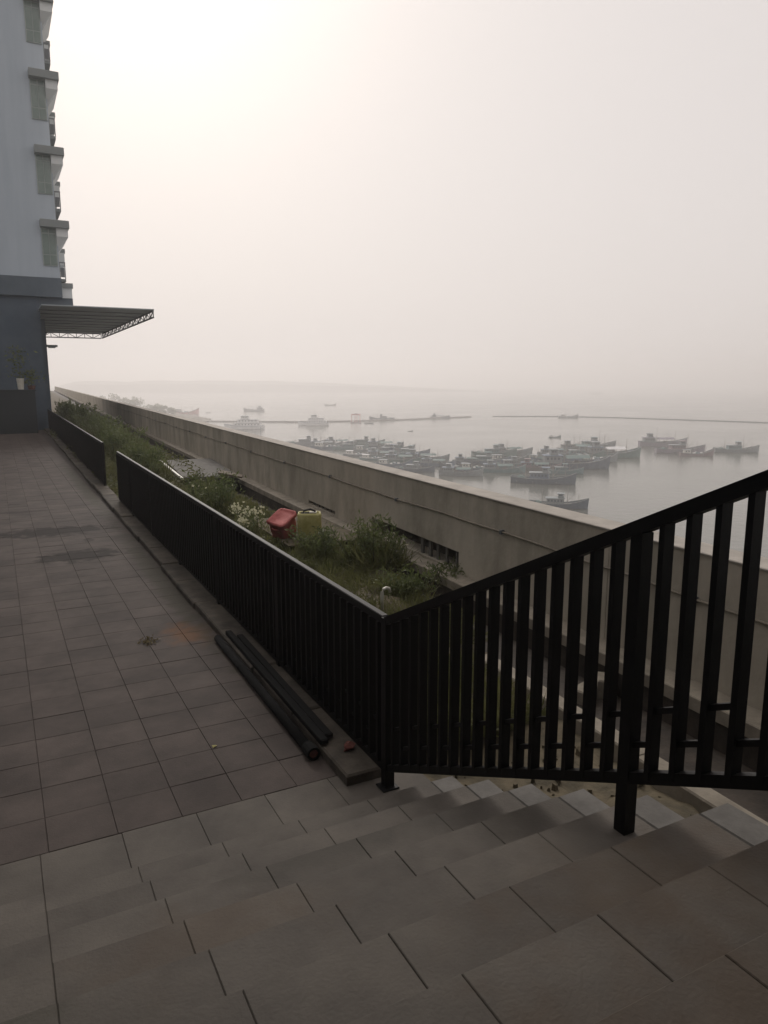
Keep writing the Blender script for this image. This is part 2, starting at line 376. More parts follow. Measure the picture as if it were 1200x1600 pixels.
# ================================================================== kerb under the fence
FD = R(.65)                                    # the fence runs a touch off the tile lines
FX, FY = 2.287, 4.32
kb = empty('fence_kerb', (FX, FY, 0), -FD); tag(kb, 'low stained concrete kerb under the black walkway fence', 'kerb')
y = .12
while y < 46:
    l = 1.15 + random.uniform(-.15, .15); j = random.uniform(-.02, .02); h = .085 + random.uniform(-.012, .012)
    MB().cbox(-.275 + j, .06, y + .008, y + l - .008, -.1, h, .014).build('kerb_block', M['kerb'], kb); y += l

# ================================================================== black fences
BW, BD, BP = .030, .066, .128
def fence_panel(label, s0, s1, first_post):
    e = empty('metal_fence', (FX + s0 * math.sin(FD), FY + s0 * math.cos(FD), 0), -FD); tag(e, label, 'fence', 'black slat fence panels beside the walkway')
    Lg = s1 - s0; zb, zt = .112, 1.272
    MB().cbox(-.027, .027, 0, Lg, zt - .055, zt, .006).build('top_rail', M['black'], e)
    MB().box(-.026, .026, 0, Lg, zb, zb + .05).build('bottom_rail', M['black'], e)
    bm_ = shared(MB().box(-.04, .04, -BW / 2, BW / 2, zb + .05, zt - .055), 'slat', M['black'])
    cmh = shared(MB().box(-.012, .012, -(BP - BW) / 2, (BP - BW) / 2, -.012, .012), 'spacer', M['black'])
    pm = shared(MB().box(-.033, .033, -.033, .033, .05, zt - .056), 'post', M['black'])
    q = .06; i = 0
    while q < Lg - .05:
        inst('slat', bm_, e, (0, q, 0))
        if i % 1 == 0 and q < 6: inst('spacer', cmh, e, (0, q + BP / 2, zb + (.20 if i % 2 else .34)))
        q += BP; i += 1
    q = first_post
    while q <= Lg:
        inst('post', pm, e, (.0, q, 0)); q += 2.35
    return e
fence_panel('long near run of black slat fence along the walkway kerb', 0.034, 13.85, 2.3)
fence_panel('farther run of black slat fence ending at the dark podium', 16.8, 44.9, .034)
# sloping stair railing
RS = .476
sr = empty('stair_railing', (FX, FY, 0)); tag(sr, 'sloping black slat railing down the side of the stairs', 'railing')
LR = 4.4
def slope_bar(z0, h, wx, name):
    p = []
    for zz in (z0, z0 + h):
        p += [(-wx / 2, -LR, zz + RS * LR), (wx / 2, -LR, zz + RS * LR), (wx / 2, 0, zz), (-wx / 2, 0, zz)]
    return MB().hexa(p).build(name, M['black'], sr)
slope_bar(1.272 - .062, .062, .066, 'top_rail'); slope_bar(.115, .054, .052, 'bottom_rail')
bm_ = shared(MB().box(-.028, .028, -.0135, .0135, 0, 1.09), 'slat', M['black'])
cms = []
BP = .1235; q = .111; i = 0
pn = [.111 + BP * 17, .111 + BP * 33]
while q < LR:
    if min(abs(q - p) for p in pn) > .05: inst('slat', bm_, sr, (0, -q, .14 + RS * q))
    zz = .10 + RS * (q + BP / 2) + (.19 if i % 2 else .335)
    if q + BP < LR: 
        y1 = -q - BW / 2; y0 = -q - BP + BW / 2; h = RS * (BP - BW) / 2
        MB().hexa([(-.014, y0, zz + h - .013), (.014, y0, zz + h - .013), (.014, y1, zz - h - .013), (-.014, y1, zz - h - .013),
                   (-.014, y0, zz + h + .013), (.014, y0, zz + h + .013), (.014, y1, zz - h + .013), (-.014, y1, zz - h + .013)]).build('spacer', M['black'], sr)
    q += BP; i += 1
for p in pn:
    zt = 1.22 + RS * p
    kstep = max(0, sum(1 for yn in YN if FY - p < yn)); MB().box(-.031, .031, -p - .031, -p + .031, RI * kstep - .003, zt).build('post', M['black'], sr)
MB().cbox(-.07, .06, -.07, .05, .0, .012, .003).build('base_plate', M['black'], sr)
MB().box(-.036, .036, -.036, .03, .0125, 1.265).build('corner_post', M['black'], sr)

# ================================================================== podium, tower, canopy
PY = 49.5
tw = empty('apartment_tower', (0, PY, 0)); tag(tw, 'pale grey apartment tower with green corner windows above a dark podium', 'building')
def bx(name, m, x0, x1, y0, y1, z0, z1): return MB().box(x0, x1, y0, y1, z0, z1).build(name, m, tw)
bx('podium_wall', M['podium'], -24, 2.80, 0, 30, 0, 7.85)
bx('podium_pier', M['podium'], 2.803, 3.05, .5, 30, 0, 6.6)
bx('podium_band', M['band'], -24, 4.08, -.25, 30, 7.853, 8.95)
bx('podium_soffit_beam', M['band'], 2.4, 4.68, .2, 30, 7.2, 7.85)
bx('podium_ledge', M['hood'], 4.083, 4.72, 0, 12, 8.45, 8.72)
bx('podium_ledge_wall', M['towerw'], 4.083, 4.66, .1, 12, 7.853, 8.447)
bx('tower_wall', M['tower'], -24, 4.05, 0, 26, 8.953, 46)
H0, ST = 12.2, 4.02
def tp(name, m, par, x0, x1, y0, y1, z0, z1): return MB().box(x0, x1, y0, y1, z0, z1).build(name, m, par)
for fl_ in range(8):
    z = H0 + ST * fl_
    MB().cbox(3.14, 4.70, -.55, 3.2, z - .42, z, .03).build('window_hood', M['hood'], tw)
    wn = bx('window', M['frame'], 3.18, 3.98, -.06, -.003, z - 2.55, z - .425)
    for (za, zb2) in ((z - 2.50, z - 1.95), (z - 1.89, z - .75), (z - .69, z - .47)):
        for (xa, xb2) in ((3.23, 3.56), (3.60, 3.93)):
            tp('pane', M['glass'], wn, xa, xb2, -.075, -.062, za, zb2)
    # side bay with its sloping underside, projecting past the corner
    MB().hexa([(3.99, .2, z - 1.62), (4.06, .2, z - 1.75), (4.06, 3.0, z - 1.75), (3.99, 3.0, z - 1.62), (3.99, -.35, z - .9), (4.62, -.35, z - .9), (4.62, 3.0, z - .9), (3.99, 3.0, z - .9)]).build('bay_underside', M['towerw'], tw)
    bx('bay_panel', M['towerw'], 3.99, 4.62, -.35, 3.0, z - .897, z - .423)
    bx('bay_coping', M['hood'], 4.3, 4.71, 3.3, 6.5, z - 1.25, z - 1.0)
    bx('bay_wall', M['towerw'], 4.053, 4.66, 3.3, 6.5, z - 2.0, z - 1.252)
    # balcony rail
    rl = bx('balcony_slab', M['hood'], 4.053, 4.40, .4, 3, z - 3.35, z - 3.2)
    tp('balcony_rail', M['steel'], rl, 4.05, 4.42, .42, .47, z - 2.28, z - 2.22)
    for xx in (4.07, 4.36): tp('rail_post', M['steel'], rl, xx, xx + .05, .42, .47, z - 3.198, z - 2.282)
    tp('balcony_infill', M['steel'], rl, 4.13, 4.35, .44, .455, z - 3.1, z - 2.55)
lamp = MB().box(0, .62, -.2, .2, -.06, .06); lamp.box(.1, .5, -.14, .14, -.12, -.062)
tag(lamp.build('wall_lamp', M['hood'], None, (3.052, 50.4, 5.05)), 'small grey lamp bracket on the podium corner under the canopy', 'lamp')
cn = empty('truss_canopy', (3.0, PY, 6.6)); tag(cn, 'grey metal canopy on open trusses jutting from the podium side', 'canopy')
Zc = .45; xa, xb, ya, yb = -.30, 5.75, -3.5, 20.0
MB().hexa([(xa, ya, Zc), (xb, ya, Zc), (xb, yb, Zc - .02), (xa, yb, Zc - .02), (xa, ya, Zc + .06), (xb, ya, Zc + .06), (xb, yb, Zc + .04), (xa, yb, Zc + .04)]).build('roof_sheet', M['sheet'], cn)
def truss(p, q, d, nb):
    p = Vector(p); q = Vector(q)
    MB().bar(p, q, .08, .08).build('top_chord', M['steel'], cn); dn = Vector((0, 0, -d)); MB().bar(p + dn, q + dn, .08, .08).build('bottom_chord', M['steel'], cn)
    for i in range(nb):
        a = p.lerp(q, i / nb); c = p.lerp(q, (i + 1) / nb)
        MB().bar(a, a + dn, .05, .05).build('brace', M['steel'], cn)
        MB().bar(a + dn if i % 2 else a, c if i % 2 else c + dn, .05, .05).build('brace', M['steel'], cn)
    MB().bar(q, q + dn, .05, .05).build('brace', M['steel'], cn)
truss((xb - .05, ya + .06, Zc - .05), (xb - .05, yb - .06, Zc - .07), .36, 22)
truss((xa + .6, yb - .1, Zc - .07), (xb - .15, yb - .1, Zc - .07), .38, 8)
for i in range(1, 9):
    yy = ya + (yb - ya) * i / 9; MB().box(xa, xb - .12, yy - .05, yy + .05, Zc - .05, Zc - .003).build('purlin', M['steel'], cn)
# planter box and pots at the foot of the podium
MB_ = MB().cbox(-1.6, 2.05, -.45, .45, 0, 2.45, .03); MB_.box(-1.7, 2.12, -.5, .5, 2.38, 2.44)
tag(MB_.build('planter_box', M['planter'], None, (0, 47, 0)), 'tall dark planter box in front of the podium wall', 'planter')
def leaves(name, material, n, fn, size, parent=None, loc=(0, 0, 0), kind=None, aspect=2.2, up=.3):
    P = np.array([fn() for _ in range(n)]); d = rng.normal(size=(n, 3)); d[:, 2] = np.abs(d[:, 2]) * up + .15; d /= np.linalg.norm(d, axis=1)[:, None]
    s_ = np.cross(d, rng.normal(size=(n, 3))); s_ /= np.linalg.norm(s_, axis=1)[:, None]
    ln = size * rng.uniform(.6, 1.4, n)[:, None]; wd = ln / aspect
    nrm = np.cross(d, s_)
    a = P; b_ = P + d * ln * .5 + s_ * wd * .5 + nrm * ln * .06; c = P + d * ln; e_ = P + d * ln * .5 - s_ * wd * .5 + nrm * ln * .06
    V = np.stack([a, b_, c, e_], 1).reshape(-1, 3); m = bpy.data.meshes.new(name)
    m.vertices.add(len(V)); m.vertices.foreach_set('co', V.ravel()); m.loops.add(4 * n); m.loops.foreach_set('vertex_index', np.arange(4 * n))
    m.polygons.add(n); m.polygons.foreach_set('loop_start', np.arange(0, 4 * n, 4)); m.update(calc_edges=True); m.validate(); m.materials.append(material)
    o = inst(name, m, parent, loc)
    if kind: o['kind'] = kind
    return o
def pot(loc, r, h, m, label, hp, nl):
    e = empty('potted_plant', loc); tag(e, label, 'potted plant')
    MB().tube([(0, 0, 0), (0, 0, h * .5), (0, 0, h)], r * .75, 12, r).build('pot', m, e)
    MB().tube([(0, 0, h), (.05, 0, h + hp * .6)], .03, 6, .012).build('stem', M['stem'], e)
    leaves('foliage', M['leaf2'], nl, lambda: (random.gauss(0, .28), random.gauss(0, .2), h + hp * random.uniform(.0, 1) ** .8), .2, e)
pot((1.35, 46.75, 2.46), .2, .62, M['pvc'], 'tall plant in a pale pot on the dark planter box', 1.7, 160)
pot((1.9, 46.8, 2.46), .22, .22, M['terra'], 'low leafy plant in a brown clay pot on the planter box', .8, 140)

# ================================================================== weeds in the bed
def xr_at(y, d=3.9): return d / math.cos(WD) + y * math.tan(WD)
def bedpt(y0, y1, hmax, dmax=4.5):
    def f():
        y = y0 + (y1 - y0) * random.random() ** 1.15; x = 2.48 + (xr_at(y, dmax if y > 6.6 else 3.85) - 2.48) * random.random()
        hh = hmax * (.22 + .78 * max(0, math.sin(x * 3.1 + y * 1.7) * math.sin(y * 2.3 - x * 1.9))) * random.random() ** 1.3
        return (x, y, -.07 + hh)
    return f
o = leaves('weeds', M['leaf'], 60000, bedpt(4.7, 14, .30), .05, kind='stuff'); tag(o, 'low green weeds covering the bed near the stairs', 'weeds')
o = leaves('weeds', M['leaf'], 60000, bedpt(14, 70, .45), .1, kind='stuff'); tag(o, 'low green weeds covering the far part of the bed', 'weeds')
o = leaves('grass', M['leaf'], 22000, bedpt(4.7, 18, .16), .2, kind='stuff', aspect=17, up=1.6); tag(o, 'thin upright grass blades among the weeds', 'grass')
o = leaves('dry_grass', M['dry'], 9000, bedpt(4.7, 24, .22), .08, kind='stuff', aspect=8); tag(o, 'dry straw and dead stems between the weeds', 'grass')
def bush(px, py, rx, ry, h, n, size, label, group='taller weedy bushes in the planting bed', m='leaf2', flowers=0):
    c = on_z(px, py, 0); e = empty('weed_bush', (c.x, c.y, -.08)); tag(e, label, 'bush', group)
    tops = [(random.gauss(0, rx * .45), random.gauss(0, ry * .45), h * random.uniform(.55, 1.05)) for _ in range(max(8, int(n / 90)))]
    mb = MB()
    for t in tops: mb.tube([(t[0] * .35, t[1] * .35, 0), (t[0] * .75, t[1] * .75, t[2] * .55), t], .012, 5, .004)
    mb.build('stems', M['stem'], e)
    def f():
        t = random.choice(tops); u = random.uniform(.2, 1.05); q = .35 + .65 * u; sp = .05 + .10 * h * (1 - u * .6)
        return (t[0] * q + random.gauss(0, sp), t[1] * q + random.gauss(0, sp), max(.02, t[2] * u + random.gauss(0, .04)))
    leaves('foliage', M[m], int(n * .7), f, size * 1.15, e, aspect=3.4, up=1.0)
    def gb():
        a = random.random() * 6.28; q = random.random() ** .5; return (rx * q * math.cos(a), ry * q * math.sin(a), h * .12 * random.random())
    leaves('blades', M['leaf'], int(n * .25), gb, h * .55, e, aspect=26, up=2.4)
    if flowers:
        def g():
            t = random.choice(tops); return (t[0] + random.gauss(0, .07), t[1] + random.gauss(0, .07), t[2] + random.gauss(0, .05))
        leaves('flower_heads', M['flower'], flowers, g, size * .7, e, aspect=1.2, up=1)
    return e
bush(585, 880, .5, .6, .75, 2600, .07, 'bright green bushy weed nearest the barred vent in the sea wall', flowers=10)
bush(640, 925, .35, .4, .4, 1100, .06, 'low green weed clump just behind the top of the stair railing')
bush(700, 905, .3, .5, .3, 700, .06, 'small weed tuft at the foot of the sea wall behind the railing')
bush(505, 865, .45, .6, .5, 1500, .07, 'weed clump in front of the yellow jerrycan')
bush(335, 800, .5, 1.1, .85, 2200, .09, 'rounded green bush beside the drain covers', flowers=8)
bush(395, 838, .35, .5, .55, 700, .07, 'cream flowered weed left of the red crate', flowers=240)
bush(222, 745, .75, 1.8, 1.05, 3200, .12, 'tall bush behind the far end of the near fence run')
bush(190, 715, .8, 2.2, 1.25, 3200, .14, 'tall green bush showing through the gap between the fences')
bush(160, 690, .9, 3.0, 1.35, 3000, .16, 'tall bush behind the farther fence run')
bush(108, 656, .9, 6.0, 1.3, 2600, .25, 'last pale bush beyond the podium corner')
bush(128, 668, .9, 4.0, 1.4, 2600, .2, 'farthest tall bush close to the podium')

# ================================================================== things in the bed
def cover(pa, pb, pc, pd, z, th, label, m, grp=None):
    p = [on_z(*q, z) for q in (pa, pb, pc, pd)]; c = sum(p, Vector()) / 4
    lo = [v - c - Vector((0, 0, th)) for v in p]; hi = [v - c for v in p]
    return tag(MB().hexa(lo + hi).build('drain_cover', m, None, c), label, 'cover', grp)
cover((287, 746), (372, 743), (330, 716), (258, 719), .16, .06, 'broad dark grey slab laid over the drain', M['slab'])
cover((340, 738), (378, 745), (380, 742), (345, 734), .24, .05, 'narrow dark board on the edge of the grey drain slab', M['wood'])
mb = MB(); mb.bar((0, 0, 0), on_z(285, 748, .26) - on_z(250, 720, .26), .06, .05)
tag(mb.build('batten', M['pvc'], None, on_z(250, 720, .26)), 'pale thin batten lying beside the grey drain slab', 'batten')
mb = MB(); strip(mb, [(3.7, .072), (5.16, .072), (5.16, .10), (3.7, .10)], 11.9, 14.6)
cv = wall_pt(4.4, 12.8, .072); mb.v = [tuple(Vector(v) - cv) for v in mb.v]
tag(mb.build('drain_cover', M['soil'], None, cv), 'dirt covered slab under the red crate and yellow jerrycan', 'cover')
# red container, crumpled and tipped
cr = empty('plastic_container', on_z(444, 830, .20)); tag(cr, 'crumpled faded red plastic container leaning beside the yellow jerrycan', 'container')
cr.rotation_euler = (R(10), R(-24), R(32))
def sq_ring(sx, sy, z, n=24, pw=.38):
    out_ = []
    for i in range(n):
        a = 2 * math.pi * i / n; ca, sa = math.cos(a), math.sin(a)
        out_.append((sx * math.copysign(abs(ca) ** pw, ca) + random.gauss(0, .006), sy * math.copysign(abs(sa) ** pw, sa) + random.gauss(0, .006), z + random.gauss(0, .005)))
    return out_
def ringed(rings, n, capa=True, capb=True):
    mb = MB(); vs = [v for r_ in rings for v in r_]; fs = [(i * n + k, i * n + (k + 1) % n, (i + 1) * n + (k + 1) % n, (i + 1) * n + k) for i in range(len(rings) - 1) for k in range(n)]
    if capa: fs.append(tuple(range(n))[::-1])
    if capb: fs.append(tuple((len(rings) - 1) * n + k for k in range(n)))
    return mb.poly(vs, fs)
ringed([sq_ring(.19, .15, -.12), sq_ring(.215, .165, -.10), sq_ring(.205, .15, .02), sq_ring(.22, .17, .12), sq_ring(.215, .16, .22), sq_ring(.225, .175, .27)], 24).build('body', M['red'], cr, smooth=True)
ringed([sq_ring(.235, .185, .272), sq_ring(.25, .2, .285), sq_ring(.248, .198, .32), sq_ring(.225, .175, .335), sq_ring(.20, .15, .318)], 24).build('lid', M['red'], cr, smooth=True)
for sg in (-1, 1): MB().tube([(sg * .23, -.06, .20), (sg * .265, -.05, .22), (sg * .265, .05, .22), (sg * .23, .06, .20)], .013, 6).build('handle', M['red'], cr)
# yellow jerrycan with its top cut open
jc = empty('jerrycan', on_z(484, 838, .135), R(-22)); tag(jc, 'dirty yellow jerrycan with its top cut open', 'jerrycan')
mb = MB(); ring = []
def rr_ring(sx, sy, z, n=20):
    out_ = []
    for i in range(n):
        a = 2 * math.pi * i / n; ca, sa = math.cos(a), math.sin(a); pwr = .45
        out_.append((sx * math.copysign(abs(ca) ** pwr, ca), sy * math.copysign(abs(sa) ** pwr, sa), z))
    return out_
rings = [rr_ring(.20, .14, 0), rr_ring(.215, .155, .03), rr_ring(.21, .15, .14), rr_ring(.217, .157, .17), rr_ring(.21, .15, .30), rr_ring(.215, .155, .40), rr_ring(.20, .14, .44), rr_ring(.18, .12, .435), rr_ring(.18, .12, .30)]
vs_ = [v for r_ in rings for v in r_]; fs_ = [(i * 20 + k, i * 20 + (k + 1) % 20, (i + 1) * 20 + (k + 1) % 20, (i + 1) * 20 + k) for i in range(len(rings) - 1) for k in range(20)]
fs_.append(tuple(range(20))[::-1]); fs_.append(tuple((len(rings) - 1) * 20 + k for k in range(20)))
mb.poly(vs_, fs_); mb.build('body', M['yellow'], jc, smooth=True)
mb = MB(); mb.tube([(-.12, 0, .40), (-.1, 0, .47), (.02, .02, .49), (.1, 0, .46), (.11, 0, .40)], .018, 8); mb.build('handle', M['rubber'], jc, smooth=True)
mb = MB().box(-.15, .10, -.09, .09, .30, .43); mb.build('black_contents', M['rubber'], jc)
mb = MB().box(.0, .13, -.05, .05, .432, .447); mb.build('cap', M['pvc'], jc)
# hooked standpipe
hp = on_z(597, 953, 0)
mb = MB().tube([(0, 0, -.1), (0, 0, .24), (.02, 0, .27), (.06, .0, .285), (.10, .0, .27), (.115, 0, .22)], .022, 8)
tag(mb.build('standpipe', M['pvc'], None, (hp.x, hp.y, hp.z), smooth=True), 'short pale hooked pipe standing in the weeds behind the fence corner', 'pipe')
# loose stones and timber in the drain seen through the railing
for i, (px, py, sx, sy, sz, rz, lab) in enumerate([(912, 1092, .3, .16, .14, .3, 'pale cement block lying in the drain behind the railing, left one'), (945, 1085, .26, .18, .2, .9, 'pale cement block standing in the drain behind the railing, right one')]):
    p = on_z(px, py, -.33); o = MB().cbox(-sx / 2, sx / 2, -sy / 2, sy / 2, 0, sz, .015).build('cement_block', M['kerb2'], None, (p.x, p.y, -.33)); o.rotation_euler = (0, 0, rz); tag(o, lab, 'block')
def soil_z(x, y): return -.06 + .09 * math.sin(x * 2.3 + y * .8) * math.sin(y * 1.1 - x)
rub = MB()
for i in range(420):
    y = random.uniform(.2, 4.4) if i < 300 else random.uniform(4.4, 11); x = random.uniform(2.65, 3.9 + y * .04); sz = abs(random.gauss(.014, .014)) + .006
    a = random.random() * 6; q = [(x + sz * random.uniform(.7, 1.3) * math.cos(a + k * 1.57), y + sz * random.uniform(.7, 1.3) * math.sin(a + k * 1.57)) for k in range(4)]
    zz = soil_z(x, y) - .03; rub.hexa([(u, v, zz) for u, v in q] + [(x + (u - x) * .7, y + (v - y) * .7, zz + .03 + sz * random.uniform(.3, 1.2)) for u, v in q])
tag(rub.build('rubble', M['soil']), 'loose rubble on the soil beside the stairs', 'rubble', kind='stuff')

# ================================================================== black tubes by the kerb
def rot_len(p, q): d = q - p; return math.atan2(-d.x, d.y), d.length
for i, (pa, pb, z, lab) in enumerate([((1.955, 4.93), (2.0, 7.85), 0, 'thick black tube with a reddish plug, lying on the tiles against the kerb')]):
    p = Vector((*pa, z)); q = Vector((*pb, z)); rz, ln = rot_len(p, q)
    e = empty('black_tube', p, rz); tag(e, lab, 'tube')
    r_ = .042
    MB().tube([(0, .02, r_), (0, ln * .33, r_ + .004), (0, ln * .66, r_), (0, ln, r_)], r_, 12).build('tube', M['rubber'], e, smooth=True)
    sl_ = MB(); N = 12; vv = []
    for (yy, rr) in ((.10, r_ + .002), (.10, r_ + .012), (-.03, r_ + .012), (-.03, r_ - .004), (.0, r_ - .008)):
        vv += [(rr * math.cos(2 * math.pi * k / N), yy, r_ + .010 + rr * math.sin(2 * math.pi * k / N)) for k in range(N)]
    sl_.poly(vv, [(j * N + k, j * N + (k + 1) % N, (j + 1) * N + (k + 1) % N, (j + 1) * N + k) for j in range(4) for k in range(N)])
    sl_.build('end_sleeve', M['rubber'], e)
    MB().tube([(0, -.022, r_ + .010), (0, .03, r_ + .010)], r_ - .006, 7).build('end_plug', M['clay'] if i == 0 else M['rubber'], e)
for i, (x0, y0, ln, lab) in enumerate([(2.055, 4.93, 2.85, 'black steel bar on the kerb next to the tube'), (2.125, 5.0, 2.6, 'black steel bar on the kerb nearest the fence')]):
    e = empty('steel_bar', (x0, y0, .0985 if i < 2 else .0985), -R(1.0 + .25 * i)); tag(e, lab, 'bar')
    MB().cbox(-.033, .033, 0, ln, 0, .04, .006).build('bar', M['rubber'], e)
    MB().box(-.022, .022, -.006, -.001, .007, .034).build('end_cap', M['black'], e)
ck = random.Random(5); vs_ = []
for j, (zz, rr) in enumerate(((0, .05), (.022, .062), (.04, .045), (.052, .018))):
    vs_ += [(rr * ck.uniform(.65, 1.25) * math.cos(k * .785), rr * .7 * ck.uniform(.65, 1.25) * math.sin(k * .785), zz + (ck.uniform(-.006, .006) if j else 0)) for k in range(8)]
bk = MB().poly(vs_, [(j * 8 + k, j * 8 + (k + 1) % 8, (j + 1) * 8 + (k + 1) % 8, (j + 1) * 8 + k) for j in range(3) for k in range(8)] + [tuple(range(8))[::-1], tuple(24 + k for k in range(8))])
o = bk.build('broken_brick', M['clay'], None, (2.2, 4.8, .088)); o.rotation_euler = (0, 0, .5)
tag(o, 'small broken reddish brick lying on the kerb by the bar ends', 'brick')

lt = MB().poly([(0, 0, .004), (.035, .01, .012), (.03, .035, .004), (-.004, .025, .016)], [(0, 1, 2, 3)]); lt.poly([(0, 0, .002), (.035, .01, .010), (.03, .035, .002), (-.004, .025, .014)], [(3, 2, 1, 0)])
p = on_z(333, 1169, 0); tag(lt.build('scrap', M['yellow'], None, p), 'tiny yellow scrap lying on the walkway tiles', 'scrap')
dl = leaves('leaf_litter', M['dry'], 60, lambda: (random.gauss(0, .05), random.gauss(0, .07), .004 + .01 * random.random()), .04, None, on_z(232, 1003, .002)); tag(dl, 'small dark clump of dead leaves on the walkway tiles', 'leaf litter')
# ================================================================== boats
BS = 1.25
def bp_(mb, name, col, parent):
    o = mb.build(name, B[col], parent); o['slotcol'] = col; return o
def hull_mb(L_, bm, sheer, keel=-.8):
    ts = [-.5, -.42, -.25, 0, .2, .34, .43, .5]; hb = [.34, .42, .48, .5, .47, .36, .2, .02]
    mb = MB(); N = 6; vs = []; fs = []
    for i, t in enumerate(ts):
        x = t * L_; w_ = hb[i] * bm; z = sheer[i]; rk = max(0, (t - .3)) * 1.6
        for (u, v) in ((-1, 1), (-.86, .35), (-.5, 0), (.5, 0), (.86, .35), (1, 1)):
            vs.append((x + (rk * v * 1.2 if t > .3 else 0), w_ * u, keel + (z - keel) * v))
    for i in range(len(ts) - 1):
        for k in range(N - 1): fs.append((i * N + k, i * N + k + 1, (i + 1) * N + k + 1, (i + 1) * N + k))
    fs.append(tuple(range(N))); n7 = (len(ts) - 1) * N; fs.append(tuple(n7 + k for k in range(N))[::-1]); mb.poly(vs, fs)
    dk_ = MB(); dv = []; df = []
    for i, t in enumerate(ts[:-1]):
        w_ = hb[i] * bm * .97; z = sheer[i] - .45; dv += [(t * L_, -w_, z), (t * L_, w_, z)]
    dv += [(.49 * L_, 0, sheer[-1] - .5)]
    for i in range(len(ts) - 2): df.append((2 * i, 2 * i + 2, 2 * i + 3, 2 * i + 1))
    m7 = 2 * (len(ts) - 2); df.append((m7, m7 + 2, m7 + 1)); dk_.poly(dv, df)
    gw = []
    for sgn in (-1, 1):
        g = MB(); pts_ = [(t * L_ + (max(0, t - .3) * 1.9), sgn * hb[i] * bm, sheer[i] + .02) for i, t in enumerate(ts)]
        for a_, c_ in zip(pts_[:-1], pts_[1:]): g.bar(a_, c_, .18, .2)
        gw.append(g)
    return mb, dk_, gw
def cabin(e, x0, x1, wd, z0, h, col, roofcol, nwin=3):
    bp_(MB().hexa([(x0, -wd, z0), (x1, -wd, z0), (x1, wd, z0), (x0, wd, z0), (x0 + .1, -wd * .93, z0 + h), (x1 - .25, -wd * .93, z0 + h), (x1 - .25, wd * .93, z0 + h), (x0 + .1, wd * .93, z0 + h)]), 'cabin', col, e)
    rf = bp_(MB().cbox(x0 - .35, x1 + .3, -wd - .3, wd + .3, z0 + h + .003, z0 + h + .16, .05), 'cabin_roof', roofcol, e)
    for sgn in (-1, 1):
        for i in range(nwin):
            xx = x0 + .3 + (x1 - x0 - .8) * (i + .5) / nwin
            bp_(MB().box(xx - .28, xx + .28, sgn * wd * .985 - .03, sgn * wd * .985 + .03, z0 + h * .5, z0 + h * .82), 'window', 'glass', e)
    return rf
def mast(e, x, z0, h, boom=0.0, y=0):
    bp_(MB().tube([(x, y, z0), (x, y, z0 + h)], .13, 6, .06), 'mast', 'wood', e)
    if boom: bp_(MB().tube([(x, y, z0 + 1.2), (x + boom, y + .4, z0 + h * .75)], .09, 5, .05), 'boom', 'wood', e)
def rail_(e, x0, x1, y, z, h):
    mb = MB(); mb.bar((x0, y, z + h), (x1, y, z + h), .07, .07)
    k = 0
    while x0 + k < x1: mb.bar((x0 + k, y, z), (x0 + k, y, z + h), .06, .06); k += 1.4
    bp_(mb, 'side_rail', 'grey', e)
def heap(e, x, y, z, r_, h, col, name='net_heap'):
    mb = MB(); vs = []; fs = []; N = 9
    for i, (rr, zz) in enumerate(((1, 0), (.85, .5), (.5, .9), (.12, 1))):
        for k in range(N):
            a = 2 * math.pi * k / N; q = r_ * rr * random.uniform(.8, 1.2); vs.append((x + q * math.cos(a), y + q * .8 * math.sin(a), z + h * zz * random.uniform(.85, 1.1)))
    for i in range(3):
        for k in range(N): fs.append((i * N + k, i * N + (k + 1) % N, (i + 1) * N + (k + 1) % N, (i + 1) * N + k))
    fs.append(tuple(27 + k for k in range(N))); mb.poly(vs, fs); bp_(mb, name, col, e)
def base(name, L_, bm, sheer, hc, dc='wood', gc='grey'):
    e = empty(name); h_, d_, g_ = hull_mb(L_, bm, sheer)
    bp_(h_, 'hull', hc, e); bp_(d_, 'deck', dc, e)
    for g in g_: bp_(g, 'gunwale', gc, e)
    return e
def proto_a():                                # stern wheelhouse, two masts, long awning
    e = base('fishing_boat', 20, 5.2, [2.1, 1.9, 1.7, 1.7, 1.9, 2.4, 3.0, 3.7], 'teal')
    cabin(e, -8.2, -3.4, 1.9, 1.35, 2.3, 'grey', 'blue', 4); cabin(e, -6.6, -4.4, 1.3, 3.83, 1.5, 'grey', 'grey', 2)
    mast(e, -2.6, 1.3, 6.5, 5); mast(e, 5.2, 1.6, 5.0, -4)
    bp_(MB().hexa([(-2.2, -2, 3.0), (4.4, -2, 3.1), (4.4, 2, 3.1), (-2.2, 2, 3.0), (-2.2, -.3, 3.7), (4.4, -.3, 3.8), (4.4, .3, 3.8), (-2.2, .3, 3.7)]), 'awning', 'green', e)
    for x in (-2, 1, 4.2):
        for y in (-1.9, 1.9): bp_(MB().tube([(x, y, 1.2), (x, y, 3.1)], .07, 5), 'awning_post', 'wood', e)
    rail_(e, -9.5, -3, -2.35, 1.8, .8); heap(e, 6.8, 0, 1.7, 1.2, .9, 'navy'); heap(e, 1, .3, 1.25, 1.5, 1.0, 'brown'); return e
